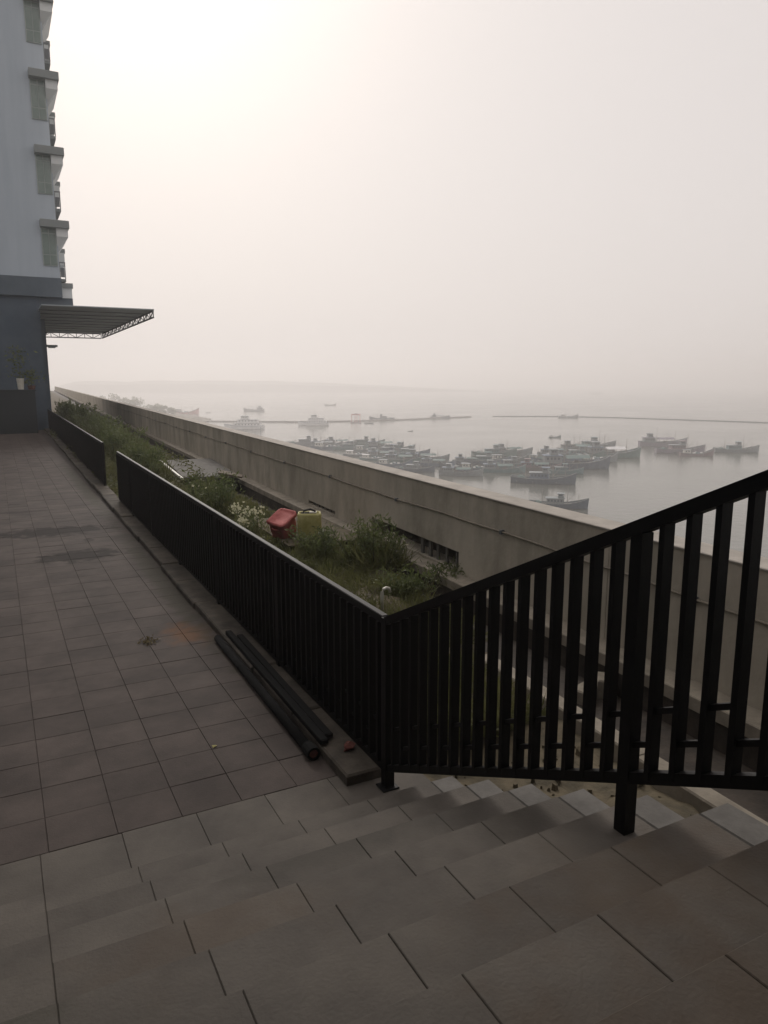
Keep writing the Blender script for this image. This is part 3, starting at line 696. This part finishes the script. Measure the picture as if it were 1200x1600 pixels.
def proto_b():                                # midship house, derricks
    e = base('fishing_boat', 22, 5.6, [2.4, 2.1, 1.8, 1.7, 2.0, 2.7, 3.3, 4.0], 'blue')
    cabin(e, -4.5, 2.2, 2.1, 1.3, 2.4, 'teal', 'grey', 5); cabin(e, -.2, 2.0, 1.5, 3.9, 1.6, 'grey', 'teal', 2)
    mast(e, -6.0, 1.4, 6.0, -3.5); mast(e, 3.4, 1.5, 7.5, 4.0); mast(e, 7.6, 2.2, 3.2)
    heap(e, -7.6, 0, 1.5, 1.6, 1.2, 'green'); heap(e, 5.6, 0, 1.55, 1.3, .8, 'black')
    rail_(e, -10, -5, 2.6, 1.9, .8); rail_(e, -10, -5, -2.6, 1.9, .8)
    for x in (-9, -3.5, 4.5): bp_(MB().tube([(x, -2.85, .6), (x + .3, -2.85, .6)], .35, 8), 'tyre_fender', 'black', e)
    return e
def proto_c():                                # lower boat, tall bow, box stacks and drums
    e = base('fishing_boat', 17, 4.4, [1.7, 1.5, 1.25, 1.2, 1.5, 2.2, 3.0, 3.9], 'navy')
    cabin(e, -6.6, -3.2, 1.5, .95, 2.0, 'cream', 'grey', 2); mast(e, -2.4, 1.0, 5.2, 4.5); mast(e, 4.6, 1.4, 3.6)
    for i in range(7):
        x = -1.6 + (i % 4) * 1.15; y = -.7 + (i // 4) * 1.3
        bp_(MB().cbox(x, x + .95, y, y + .8, .85, 1.55 + .4 * (i % 2), .05), 'fish_box', random.choice(['white', 'cream', 'blue', 'teal']), e)
    heap(e, 4.9, 0, 1.1, 1.1, .9, 'brown'); rail_(e, -8, -3, -1.9, 1.4, .7)
    for x in (-3.2, 2.6): bp_(MB().tube([(x, -2.2, .55), (x + .3, -2.2, .55)], .3, 8), 'tyre_fender', 'black', e)
    return e
PR = [proto_a(), proto_b(), proto_c()]; used = [False] * 3
PRL = [20, 22, 17]
def recolour(o, cmap):
    for c in [o] + list(o.children_recursive):
        if c.type == 'MESH' and c.get('slotcol') in cmap:
            c.material_slots[0].link = 'OBJECT'; c.material_slots[0].material = B[cmap[c['slotcol']]]
def put(o, px, py, lpx, plen, hd, z=SEA):
    p = on_z(px, py, z); d = float((np.array(p) - np.array([0, 0, E])) @ _fw); s = lpx * BS * d / F / plen / max(.45, abs(math.cos(R(hd))))
    o.location = (p.x, p.y, z); o.rotation_euler = (0, 0, -PSI + R(hd)); o.scale = (s, s, s)
def boat(kind, px, py, lpx, hd, cmap, label, group):
    src = PR[kind]
    if used[kind]: o = copy_tree(src)
    else: o = src; used[kind] = True
    put(o, px, py, lpx * random.uniform(.93, 1.07), PRL[kind], hd + random.uniform(-5, 5)); o['_cm'] = 1; BO.append((o, cmap)); tag(o, label, 'boat', group)
BO = []
gA, gB, gC, gD = 'fishing boats rafted off the sea wall', 'fishing boats in the middle raft', 'fishing boats in the right raft', 'maroon fishing boats moored apart'
t_, bl, gr, gn, ma, br, nv = 'teal', 'blue', 'grey', 'green', 'maroon', 'brown', 'navy'
LA = ['leftmost boat of the left raft, grey hull with flat roof', 'second boat from the left in the left raft, grey blue hull', 'boat with a dark mast top at the back of the left raft', 'green boat in the back row of the left raft',
      'back row boat of the left raft nearest the tall masts', 'boat with a white roof in the front of the left raft', 'boat with a small white awning in the left raft', 'teal boat in the middle of the left raft',
      'blue boat behind the right end of the left raft', 'dark boat at the right end of the left raft', 'low blue boat in front of the left raft nearest the wall', 'frontmost boat at the right tip of the left raft', 'green boat on the right shoulder of the left raft']
A = [(1, 480, 697, 50, 8, {t_: gr, bl: gr}), (2, 515, 702, 46, -6, {nv: bl}), (0, 532, 697, 44, 12, {t_: gr}), (1, 570, 697, 50, 5, {bl: gn, t_: gn}), (0, 600, 701, 46, -5, {t_: nv}),
     (2, 560, 713, 40, -12, {nv: gr, gr: 'white'}), (2, 585, 719, 36, -10, {nv: t_, gr: 'white'}), (0, 600, 716, 50, -8, {}), (1, 640, 712, 52, -5, {}), (0, 665, 722, 56, -12, {t_: gr}), (2, 615, 729, 46, -16, {nv: bl}),
     (1, 648, 737, 48, -22, {bl: nv, t_: gr}), (0, 630, 723, 52, -8, {t_: gn})]
A += [(0, 508, 699, 44, 4, {t_: gr, gn: gr}), (1, 548, 703, 46, 0, {bl: t_}), (1, 622, 704, 44, 4, {bl: gr}), (2, 577, 706, 44, -4, {nv: gr}), (0, 683, 728, 46, -10, {t_: bl}), (1, 610, 709, 48, -4, {bl: gr, t_: bl})]
LA += ['grey boat between the two leftmost boats of the left raft', 'teal boat wedged behind the white roofed one in the left raft', 'grey boat among the masts at the back right of the left raft', 'low grey boat in the middle row of the left raft', 'small blue boat farthest right in the left raft', 'grey boat with a blue house in the middle of the left raft']
for (k, x, y, l, h, cm_), lab in zip(A, LA): boat(k, x, y, l, h, cm_, lab, gA)
LB = ['dark boat at the left tip of the middle raft', 'grey boat in front at the left of the middle raft', 'tall green boat at the back left of the middle raft', 'back row boat of the middle raft with two masts', 'blue boat in the centre of the middle raft',
      'bright teal hulled boat in front of the middle raft', 'dark boat behind the teal hulled one in the middle raft']
Bm = [(2, 712, 732, 40, 170, {nv: 'black'}), (0, 720, 743, 56, -14, {t_: gr}), (1, 772, 713, 56, 4, {bl: gn}), (0, 800, 711, 54, 8, {t_: gr, bl: gr}), (1, 760, 725, 56, -4, {}), (0, 785, 738, 58, -6, {}), (2, 745, 735, 46, -10, {nv: bl})]
Bm += [(0, 735, 725, 46, -4, {t_: nv}), (2, 795, 722, 50, 2, {nv: gr}), (1, 800, 730, 50, -4, {bl: t_, t_: gr})]
LB += ['dark boat behind the grey front boat of the middle raft', 'low grey boat in the right half of the middle raft', 'teal boat at the right end of the middle raft']
for (k, x, y, l, h, cm_), lab in zip(Bm, LB): boat(k, x, y, l, h, cm_, lab, gB)
LC = ['front boat of the right raft with a long curved dark hull', 'boat with an upturned dark bow in the right raft', 'teal boat in the centre of the right raft', 'brown boat on the left of the right raft', 'tall back row boat of the right raft',
      'back row boat of the right raft with a brown roof', 'green boat with a white awning at the right end of the right raft', 'grey boat behind the front boat of the right raft']
Cm = [(1, 848, 755, 72, -16, {bl: nv, t_: bl}), (0, 895, 732, 84, -6, {t_: nv}), (1, 872, 723, 62, 0, {}), (0, 842, 735, 50, -14, {t_: br, gr: ma}), (1, 925, 702, 60, 4, {bl: gr}), (0, 905, 707, 56, 6, {t_: br, bl: br}), (0, 955, 715, 70, 4, {t_: gn, gn: 'white'}), (2, 850, 722, 50, -8, {nv: gr})]
Cm += [(1, 905, 716, 58, 2, {bl: gn}), (0, 870, 713, 50, 4, {t_: gr}), (1, 880, 740, 50, -8, {bl: t_}), (2, 930, 722, 52, 0, {nv: gr})]
LC += ['green boat in the middle row of the right raft', 'grey boat in the back row at the left of the right raft', 'teal boat between the front boat and the upturned bow in the right raft', 'low grey boat left of the white awning in the right raft']
for (k, x, y, l, h, cm_), lab in zip(Cm, LC): boat(k, x, y, l, h, cm_, lab, gC)
LD = ['maroon boat at the back left of the maroon group', 'violet boat in the middle of the maroon group', 'maroon boat with a pale cabin at the right of the maroon group']
Dm = [(0, 1035, 697, 68, 0, {t_: 'violet', gn: 'violet', bl: 'violet'}), (1, 1062, 708, 78, -4, {bl: 'violet', t_: ma}), (2, 1088, 712, 52, -6, {nv: ma})]
BS = 1.02
for (k, x, y, l, h, cm_), lab in zip(Dm, LD): boat(k, x, y, l, h, cm_, lab, gD)
BS = 1.0
boat(1, 1150, 707, 66, -2, {bl: gr}, 'lone teal grey boat farthest right beside the maroon group', 'lone boats on the water')
boat(2, 867, 684, 20, 5, {nv: gn}, 'small lone green boat on open water behind the right raft', 'lone boats on the water')
boat(1, 872, 793, 82, -14, {bl: nv, t_: gr}, 'lone grey boat nearest the sea wall, just over its top', 'lone boats on the water')
BS = 1.0
boat(0, 397, 643, 34, 178, {t_: gr, gn: gr}, 'lone grey ship on the far water to the left', 'lone boats on the water')
boat(2, 290, 647, 40, -4, {nv: 'red', 'cream': br}, 'rusty red boat beached at the end of the wooded point', 'boats along the far shore')
boat(1, 597, 657, 40, 180, {bl: nv, t_: gr}, 'long low dark boat beside the red gantry', 'boats along the far shore')
boat(0, 687, 654, 30, 0, {t_: nv, gn: gr}, 'small dark boat at the right end of the pontoon line', 'boats along the far shore')
boat(2, 888, 653, 28, 0, {nv: gr}, 'faint boat touching the long breakwater line', 'boats along the far shore')
boat(2, 516, 634, 18, 0, {nv: br}, 'tiny far boat above the white ferry', 'boats along the far shore')
boat(2, 641, 674, 8, 10, {nv: 'black'}, 'tiny dark skiff on open water behind the left raft', 'tiny skiffs far out')
boat(2, 325, 645, 7, 0, {nv: 'black'}, 'tiny dark skiff right of the rusty red boat', 'tiny skiffs far out')
boat(2, 932, 616, 14, 0, {nv: gr}, 'tiny far boat near the horizon on the right', 'tiny skiffs far out')
for o, cm_ in BO: recolour(o, cm_)
# white ferry
BS = 1.0
def ferry(px, py, lpx, hd, label, name='ferry'):
    e = base(name, 26, 6.4, [2.6, 2.4, 2.3, 2.3, 2.5, 2.8, 3.2, 3.6], 'white', 'cream', 'blue')
    for i, (x0, x1, wd) in enumerate(((-11, 6.5, 2.8), (-9, 4.2, 2.4), (-3, 2, 1.7))): cabin(e, x0, x1, wd, 1.9 + i * 2.35, 2.15, 'white', 'grey' if i < 2 else 'teal', 8 - 2 * i)
    mast(e, -1, 8.9, 5.5); rail_(e, 6.8, 11, 2.0, 2.6, .9); rail_(e, 6.8, 11, -2.0, 2.6, .9)
    put(e, px, py, lpx, 26, hd); tag(e, label, 'ferry'); return e
ferry(490, 665, 48, 176, 'white two decked ferry moored at the pontoon left of the gantry')
ferry(382, 671, 62, 178, 'white passenger boat moored behind the sea wall at the left')
# red gantry on a pontoon
g = empty('gantry_crane'); tag(g, 'small red gantry frame on a floating pontoon', 'crane')
bp_(MB().cbox(-7, 7, -3, 3, -.5, 1.2, .1), 'pontoon', 'maroon', g)
for x in (-5.4, -1, 1.6, 5.4):
    for y in (-2.2, 2.2): bp_(MB().box(x - .35, x + .35, y - .35, y + .35, 1.2, 10.2), 'leg', 'red', g)
for y in (-2.2, 2.2): bp_(MB().box(-6, 6, y - .4, y + .4, 10.2, 11.4), 'beam', 'red', g)
for x in (-5.4, 5.4): bp_(MB().box(x - .3, x + .3, -1.8, 1.8, 10.3, 11.2), 'cross_beam', 'red', g)
bp_(MB().cbox(-1.4, 2.0, -1.6, 1.6, 11.4, 12.4, .1), 'winch_house', 'maroon', g); bp_(MB().cbox(-4.5, -2.4, -1, 1, 1.2, 3.6, .1), 'cabin', 'cream', g)
put(g, 556, 661, 17, 14, 0)
bg_ = base('work_barge', 14, 4.5, [1.5, 1.4, 1.3, 1.3, 1.4, 1.6, 1.8, 2.0], 'grey'); cabin(bg_, -5, -2, 1.5, .9, 2.0, 'cream', 'grey', 2); put(bg_, 576, 662, 14, 14, 0)
tag(bg_, 'small grey work barge right beside the red gantry', 'barge')
# pontoon and breakwater lines
def line(name, pts, wd, h, label, m, stakes):
    P = [on_z(x, y, SEA) for x, y in pts]; e = empty(name, P[0]); tag(e, label, 'breakwater'); o0 = P[0]
    for a, c in zip(P[:-1], P[1:]): MB().bar(a - o0 + Vector((0, 0, h / 2)), c - o0 + Vector((0, 0, h / 2)), wd, h).build('float', m, e)
    sm_ = shared(MB().tube([(0, 0, -.5), (0, 0, h + 1.2)], .12, 5, .08), 'stake', B['wood'])
    for a, c in zip(P[:-1], P[1:]):
        nn = max(1, int((c - a).length / stakes))
        for i in range(nn): inst('stake', sm_, e, a.lerp(c, i / nn) - o0 + Vector((random.uniform(-.4, .4), -wd / 2, random.uniform(-.5, .3))))
    return e
line('pontoon_jetty', [(300, 659), (460, 660), (545, 659), (620, 657), (690, 654), (735, 652)], 2.4, 1.1, 'thin dark pontoon line running out past the ferry and gantry', B['wood'], 14)
line('breakwater', [(770, 651), (870, 651), (960, 653), (1080, 657), (1200, 661), (1330, 666)], 1.2, .7, 'long thin dark breakwater line across the water at the right', B['black'], 16)
pl_ = on_z(408, 688, SEA); mb = MB().tube([(0, 0, 0), (0, 0, 7)], .2, 6, .14); mb.tube([(0, 0, 6.2), (1.6, 0, 6.5)], .07, 5)
tag(mb.build('mooring_pole', B['grey'], None, pl_), 'tall thin pole in the water beside the moored white boat', 'pole')
# ------------------------------------------------------------------ wooded point with trees and shacks
pt = MB(); q = [on_z(x, y, SEA) for x, y in ((40, 640), (160, 634), (240, 643), (285, 648), (330, 656), (300, 672), (180, 690), (40, 700))]
pt.poly([(v.x, v.y, SEA + .9) for v in q] + [(v.x, v.y, SEA - .5) for v in q], [tuple(range(8))[::-1]] + [(i, (i + 1) % 8, 8 + (i + 1) % 8, 8 + i) for i in range(8)])
tag(pt.build('ground', M['soil']), kind='structure')
def tree(px, py, h, r_, label):
    c = on_z(px, py, SEA + .9); e = empty('tree', c); tag(e, label, 'tree', 'trees on the wooded point')
    mb = MB().tube([(0, 0, -.3), (.2, 0, h * .35), (.1, .2, h * .6)], .35, 7, .16)
    for k in range(4):
        a = k * 1.6 + random.random(); mb.tube([(.2, 0, h * .35), (r_ * .5 * math.cos(a), r_ * .5 * math.sin(a), h * .7)], .14, 5, .05)
    mb.build('trunk', M['bark'], e)
    cl = [(random.gauss(0, r_ * .45), random.gauss(0, r_ * .45), h * random.uniform(.45, .9), r_ * random.uniform(.25, .5)) for _ in range(11)]
    def f():
        c_ = random.choice(cl); v = Vector((random.gauss(0, 1), random.gauss(0, 1), random.gauss(0, .8))).normalized() * c_[3] * random.uniform(.6, 1.05)
        return (c_[0] + v.x, c_[1] + v.y, c_[2] + v.z)
    leaves('crown', M['leaf2'], 1300, f, 1.0, e, aspect=1.5)
for (x, y, h, r_, lab) in [(140, 640, 15, 6, 'leftmost tree on the wooded point, low over the wall'), (160, 642, 15, 6.5, 'second tree from the left on the wooded point'), (183, 645, 17, 7, 'tall round tree on the wooded point'),
                           (200, 648, 15, 6, 'tree right beside the tall round one on the point'), (213, 647, 15.5, 7.5, 'broadest dark tree on the wooded point'), (238, 650, 9, 6, 'low tree left of the white roofed shack'), (258, 652, 9, 5.5, 'low tree right of the white roofed shack'),
                           (270, 652, 7, 4.5, 'last small tree toward the tip of the point')]: tree(x, y, h, r_, lab)
def shack(px, py, wd, h, label):
    c = on_z(px, py, SEA + .9); e = empty('shack', c, -PSI + .1); tag(e, label, 'shack')
    MB().box(-wd / 2, wd / 2, -2.5, 2.5, 0, h).build('wall', B['cream'], e)
    MB().poly([(-wd / 2 - .4, -3, h), (wd / 2 + .4, -3, h), (wd / 2 + .4, 3, h), (-wd / 2 - .4, 3, h), (-wd / 2 - .4, 0, h + 1.3), (wd / 2 + .4, 0, h + 1.3)], [(0, 1, 5, 4), (2, 3, 4, 5), (1, 2, 5), (3, 0, 4), (3, 2, 1, 0)]).build('roof', M['tin'], e)
    for x in (-wd * .25, wd * .2): MB().box(x - .5, x + .5, -2.56, -2.503, .9, 2.0).build('window', B['glass'], e)
shack(248, 648, 9, 6.5, 'shack with a white roof among the trees on the point'); shack(258, 658, 8, 4.5, 'lower pale shack near the water on the point')

# ================================================================== unseen building added behind and left of the eye for shade
hb_ = empty('shade_building', (-6.5, -4, 0)); tag(hb_, 'unseen building added behind the viewpoint to shade the stairs and walkway', 'building')
MB().box(-14, 14, -6, .9, -.3, 24).build('wall', M['band'], hb_)
MB().box(2.003, 11.5, .903, 6.2, 5.4, 5.65).build('shade_roof', M['band'], hb_)  # unseen slab added above the camera to keep zenith light off the steps
MB().box(-14, 2.0, .91, 49.5, -.3, 6.5).build('shade_wing', M['band'], hb_)  # unseen block added left of the walkway, its height set to dim the sky light

# ================================================================== haze
hz = MB().box(-5900, 5900, -5900, 5900, SEA - 1.0, 60).build('haze', None); tag(hz, kind='stuff')
mh = bpy.data.materials.new('smoke haze'); mh.use_nodes = True; n = mh.node_tree.nodes; n.clear()
o_ = n.new('ShaderNodeOutputMaterial'); pv = n.new('ShaderNodeVolumePrincipled'); pv.inputs['Color'].default_value = (.985, .963, .957, 1)
pv.inputs['Density'].default_value = .00108; pv.inputs['Anisotropy'].default_value = .5
mh.node_tree.links.new(pv.outputs[0], o_.inputs['Volume'])
hz.data.materials.clear(); hz.data.materials.append(mh)
tag(hz, 'pale smoky haze over the terrace and the bay', 'haze')
